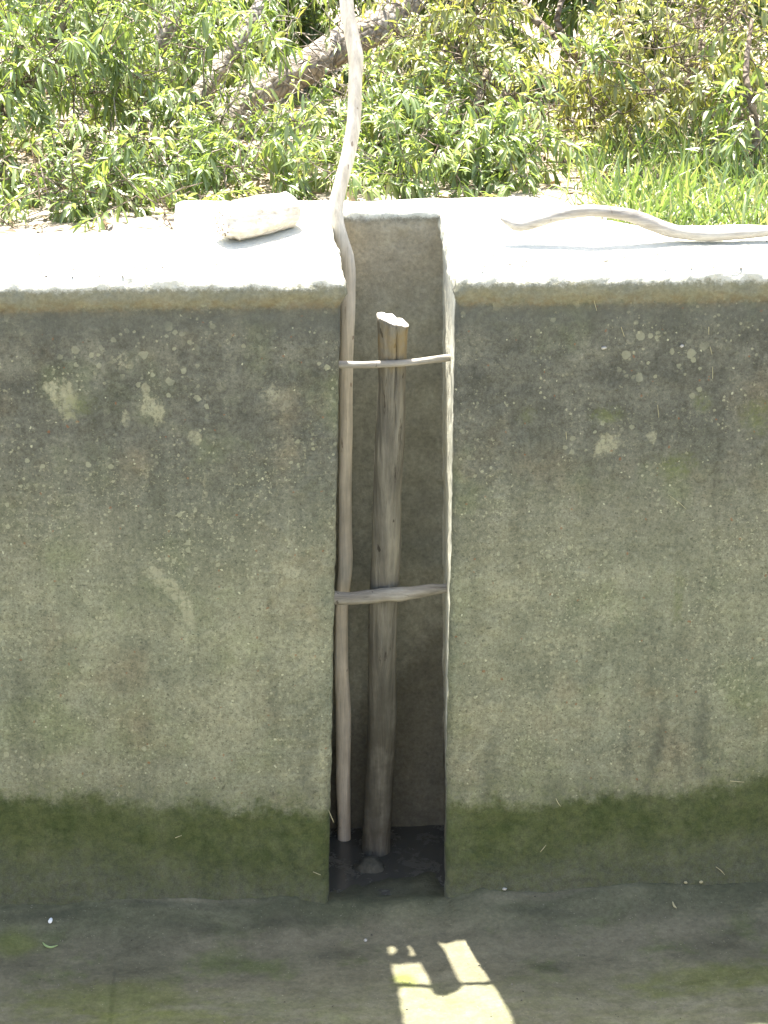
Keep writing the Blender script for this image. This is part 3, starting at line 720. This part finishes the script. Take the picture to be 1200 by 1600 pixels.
# fresh green shrub at the right edge
tk = [foot(1185, 1.25), G(1180, 190, 1.25), G(1165, 120, 1.3), G(1175, 30, 1.4)]
tg = np.vstack([blob(30, G(1185, 200, 1.3), (.14, .25, .2)), blob(8, G(1200, 60, 1.5), (.15, .2, .2))])
tree('sapling', 'fresh green sapling at the right edge above the grass', 'sapling', [(tk, [.014, .012, .01, .006])], tg, LEAF_A, .064, 17, .2, BARK2, tname='stem', bare=4)
# dim bushes further back
for i, (u, y, rx, rz, n, lab) in enumerate(((80, 3.1, 1.0, .7, 190, 'dark bush behind the bright green tree at the left edge'), (420, 3.3, 1.1, .7, 200, 'dark bush behind the thick leaning trunk'), (700, 3.0, .9, .7, 180, 'dark bush behind the drooping shrub by the slot'), (950, 3.2, 1.0, .7, 190, 'dark bush behind the middle of the yellow green bush'), (1200, 3.0, 1.0, .7, 180, 'dark bush behind the sapling at the right edge'))):
    f_ = foot(u, y); tk = [f_, (f_[0]+.05, f_[1], f_[2]+.3), (f_[0]-.05, f_[1]+.1, f_[2]+.7), (f_[0]+.1, f_[1], f_[2]+1.2)]
    tree('dark_bush', lab, 'bush', [(tk, [.03, .026, .02, .01])], blob(n, (f_[0], y, f_[2]+.55), (rx, .6, rz)), LEAF_D, .075, 22, .3, BARK2, group='dark bushes behind the trees', tname='stem', spread=1.4)

# grass at the right
n = 3600
bx = []; 
while len(bx) < n:
    u = rng.uniform(860, 1290); y = rng.uniform(.40, 1.75)
    p = onY(u, 250, y)
    dens = .06+.94*max(0, min(1, (u-890)/110))
    if y < .60 and p.x < bx1+.18: continue
    if y < .345+.0*u: continue
    if mnoise.noise(Vector((p.x*4, p.y*4, 2))) < -.25 and rng.uniform() < .8: continue
    if rng.uniform() > dens: continue
    bx.append((p.x, p.y, ground_z(p.x, p.y)-.01))
bx = np.array(bx); dv = np.stack([rng.normal(size=n)*.35, rng.normal(size=n)*.35-.08, np.ones(n)], 1)
ln = rng.uniform(.06, .19, n)*(1+.5*rng.uniform(0, 1, n)**4)
LEAF_G = leafmat('grass_blade', (.11, .175, .05), (.20, .28, .105), (.38, .37, .20), .42)
g = leaves_mesh('grass', bx, dv, ln, rng.uniform(.004, .010, n), rng.uniform(.1, 1.0, n), np.clip(rng.normal(.48, .33, n), 0, 1), LEAF_G)
tag(g, 'bright green grass growing behind the curved branch', 'grass', kind='stuff')
# dead leaf litter behind the wall
n = 1600
xs_ = rng.uniform(-1.6, 1.7, n); ys_ = rng.uniform(.5, 3.2, n)
kk = np.array([not (y < .62 and bx0-.05 < x < bx1+.15) for x, y in zip(xs_, ys_)]); xs_, ys_ = xs_[kk], ys_[kk]; n = len(xs_)
b_ = np.array([(x, y, ground_z(x, y)+.006) for x, y in zip(xs_, ys_)])
LEAF_L = leafmat('dry_leaf', (.16, .10, .055), (.30, .21, .12), (.45, .37, .24), .1)
g = leaves_mesh('leaf_litter', b_, np.stack([rng.normal(size=n), rng.normal(size=n), rng.normal(size=n)*.15], 1), rng.uniform(.03, .08, n), rng.uniform(.008, .016, n), rng.uniform(-.2, .2, n), rng.uniform(0, 1, n), LEAF_L)
tag(g, 'dry fallen leaves scattered on the soil behind the wall', 'leaf litter', kind='stuff')

# ------------------------------------------------------------------ small things on the floor
def onFloor(u, v, up=0.):
    z = 0.
    for _ in range(10):
        p = onZ(u, v, z); z = floor_z(p.x, p.y)+up
    return p
def rock(name, c, r, mat, label, cat, group=None, seed=0):
    bm = bmesh.new(); bmesh.ops.create_icosphere(bm, subdivisions=4, radius=1)
    for v in bm.verts:
        q = v.co.copy(); k = 1+.28*nz(q+Vector((seed, 0, 0)), .9)+.05*nz(q, 4)
        v.co = Vector((q.x*r[0]*k, q.y*r[1]*k, q.z*r[2]*k))
    me = bpy.data.meshes.new(name); bm.to_mesh(me); bm.free(); me.polygons.foreach_set('use_smooth', [True]*len(me.polygons))
    me.materials.append(mat.m); o = bpy.data.objects.new(name, me); COL.objects.link(o); o.location = c
    return tag(o, label, cat, group)
def stone(name, c1, c2):
    m = N(name, .85, .3); c = m.mix(m.step(m.noise(18, 5, .7), .35, .65), c1, c2); m.color(m.mul(c, m.lin(m.noise(120, 3, .6), .3, .7, .75, 1.25))); m.bump(m.noise(40, 5, .7), .6, .004); return m
p = onZ(575, 1355, .02)
rock('stone', (p.x, p.y, .016), (.046, .038, .030), stone('wet_stone', (.055, .055, .042), (.095, .092, .07)), 'dark wet stone lying in front of the post foot', 'stone', seed=2)
ms = stone('pale_pebble_stone', (.34, .32, .27), (.46, .44, .38))
for i, (u, v, r, lab) in enumerate(((725, 1396, .0075, 'white pebble at the wall foot just right of the slot'), (722, 1403, .004, 'tiny yellowish pebble below the white pebble right of the slot'), (571, 1469, .005, 'small white pebble on the floor in front of the slot'))):
    p = onFloor(u, v, .003)
    rock('pebble', (p.x, p.y, p.z), (r, r*.8, r*.75), ms, lab, 'pebble', 'pale pebbles on the canal floor', seed=i*3)
# white butt
p0 = onFloor(78, 1440, .0045); p1 = onFloor(92, 1416, .0045)
mw = N('white_paper', .7, .2); mw.color(mw.mul((.80, .82, .78), mw.lin(mw.noise(80, 3), .3, .7, .9, 1.05)))
o = obj('cigarette_butt', *tube([p0+(p1-p0)*t for t in np.linspace(0, 1, 6)], [.0052]*6, 14, .04, 60), mw)
tag(o, 'small white cigarette butt on the dark floor at the left', 'cigarette butt')
# straws, seeds and curled leaves
mst = N('dry_straw', .8, .2); mst.color(mst.mul((.42, .38, .22), mst.lin(mst.noise(60, 3), .3, .7, .75, 1.25)))
mgl = N('green_leaf_curl', .6, .3); mgl.color(mgl.mul((.26, .34, .14), mgl.lin(mgl.noise(60, 3), .3, .7, .8, 1.2)))
def straw(name, uv, label, cat, mat, r=.0012, group=None, plane='Y', flat=False):
    pts = []
    for u, v in uv:
        if plane == 'Y': q = onY(u, v, 0); q.y = -.0035-r
        else:
            q = onFloor(u, v, r*.8)
        pts.append(q)
    n_ = len(pts); rd = [r*.45]+[r]*(n_-2)+[r*.4] if n_ > 2 else [r, r*.6]
    P, Rr = catmull(pts, rd, .003)
    return tag(obj(name, *tube(P, Rr, 6, .1, 80), mat), label, cat, group)
straw('curled_leaf', [(67, 1473), (72, 1478), (80, 1480), (90, 1477)], 'curled pale green leaf below the white butt', 'leaf', mgl, .0032, plane='Z')
straw('curled_leaf', [(1051, 1409), (1053, 1415), (1057, 1419)], 'short pale curled leaf lying right on the dark floor', 'leaf', mst, .003, plane='Z')
G1 = 'dry straws stuck to the wall face'
for uv, lab in (([(924, 447), (927, 465), (932, 485)], 'long thin straw hanging under the lip right of the slot'),
                ([(1107, 510), (1107, 522)], 'upper of two short upright straws near the right edge'),
                ([(1109, 541), (1112, 553)], 'slanting straw bit between two upright straws near the right edge'),
                ([(1113, 572), (1113, 591)], 'lower of two short upright straws near the right edge'),
                ([(970, 510), (975, 525)], 'short slanting straw below the long hanging straw'),
                ([(1027, 632), (1029, 652)], 'short straw right of the big pale lichen blotch'),
                ([(884, 674), (885, 686)], 'tiny straw left of the big pale lichen blotch'),
                ([(1043, 772), (1060, 784), (1072, 795)], 'thin diagonal straw under the yellow green stain'),
                ([(868, 1246), (872, 1254), (876, 1259)], 'curved straw on the algae edge right of the slot'),
                ([(1140, 1219), (1162, 1221)], 'level straw on the algae edge near the right side'),
                ([(844, 1330), (849, 1324), (853, 1319)], 'small straw on the green algae right of the slot'),
                ([(274, 1308), (284, 1304)], 'short level straw on the green algae left of the slot'),
                ([(489, 1361), (501, 1366)], 'short straw low on the algae beside the slot'),
                ([(513, 1264), (518, 1276), (522, 1285)], 'pale straw poking from the left slot edge'),
                ([(142, 462), (148, 478)], 'short straw under the lip at the far left')):
    straw('straw', uv, lab, 'straw', mst, .0011, G1)
straw('straw', [(1118, 1353), (1126, 1359), (1132, 1366)], 'thin pale straw at the wall foot near the right edge', 'straw', mst, .0014, G1, 'Y')
for u, v, lab in ((943, 543, 'white seed husk under the lip right of the slot'), (1065, 540, 'small pale seed husk left of the upright straws'), (1071, 1378, 'yellowish seed husk low on the wall at the right'), (1095, 1377, 'green seed husk low on the wall at the right'), (788, 1388, 'thin pale seed husk at the wall foot beside the white pebble')):
    q = onY(u, v, 0); rock('seed_husk', (q.x, -.004, q.z), (.0065 if u < 1000 else .005, .003, .004), ms if u < 1066 else mst, lab, 'seed husk', 'seed husks stuck to the wall', seed=u)

# ------------------------------------------------------------------ crumbs added on the wall top for its shadow specks, grit on the floor
def crumbs(name, pts, sizes, mat, label):
    V, Fc = [], []
    for p, r in zip(pts, sizes):
        o = len(V); q = rng.uniform(.5, 1.2, (6, 3))*r
        a = rng.uniform(0, 6.28); ca, sa = math.cos(a), math.sin(a)
        for i, d in enumerate(((1, 0, 0), (0, 1, 0), (-1, 0, 0), (0, -1, 0), (0, 0, .7), (0, 0, -.5))):
            x_, y_, z_ = d[0]*q[i][0], d[1]*q[i][1]*.7, d[2]*q[i][2]
            V.append((p[0]+x_*ca-y_*sa, p[1]+x_*sa+y_*ca, p[2]+z_))
        Fc += [(o, o+1, o+4), (o+1, o+2, o+4), (o+2, o+3, o+4), (o+3, o, o+4), (o+1, o, o+5), (o+2, o+1, o+5), (o+3, o+2, o+5), (o, o+3, o+5)]
    return tag(obj(name, V, Fc, mat, smooth=False), label, name, kind='stuff')
m = N('crumb_stone', .95, .1); m.color(m.mix(m.step(m.noise(25, 2), .35, .65), (.10, .085, .065), (.34, .31, .26)))
pts, sz = [], []
while len(pts) < 1500:
    x = rng.uniform(-1.5, 1.6); y = .008+abs(rng.normal())*.05 if rng.uniform() < .75 else rng.uniform(.03, .5)
    if xl(1.8)-.05 < x < xr(1.8)+.05 and y < D+.06: continue
    if y > .30 and not (bx0+.03 < x < bx1-.06): continue
    r = .0012+.0042*rng.uniform()**3
    zz = topz(y)-.004*(y < .03)
    pts.append((x, y, zz+r*.2)); sz.append(r)
crumbs('grit', pts, sz, m, 'brown crumbs added along the top of the wall for its dark shadow specks')
m = N('silt_grain', .95, .1); m.color(m.mix(m.step(m.noise(31, 2), .38, .62), (.055, .05, .04), (.24, .22, .17)))
pts, sz = [], []
while len(pts) < 900:
    x = rng.uniform(-1.3, 1.3); y = -rng.uniform(0, 1)**1.2*.75-.005
    if mnoise.noise(Vector((x*4, y*7, 9))) < -.05: continue
    r = .0010+.0032*rng.uniform()**4
    pts.append((x, y, floor_z(x, y)+r*.2)); sz.append(r)
crumbs('gravel', pts, sz, m, 'fine dark and pale grit lying on the shaded canal floor')
# dark bark remnants on the broken ends of the short log
logo = bpy.data.objects['log']; lv = np.array([list(v.co) for v in logo.data.vertices])
axn = np.array(list((b-a).normalized())); tt = (lv-np.array(list(a))).dot(axn); ll = (b-a).length
mk = N('dark_bark', .95, .1); mk.color(mk.mix(mk.step(mk.noise(60, 3), .4, .6), (.11, .085, .06), (.24, .19, .14)))
for idx, n_, e in ((np.where(tt < .006)[0], 34, a), (np.where(tt > ll*.97)[0], 12, b)):
    ends = [i for i in rng.choice(idx, n_) if lv[i][1] < e.y+.03]
    bk_o = crumbs('bark', [lv[i] for i in ends], [rng.uniform(.002, .006) for _ in ends], mk, None)
    del bk_o['kind'], bk_o['category']
    bk_o.parent = logo
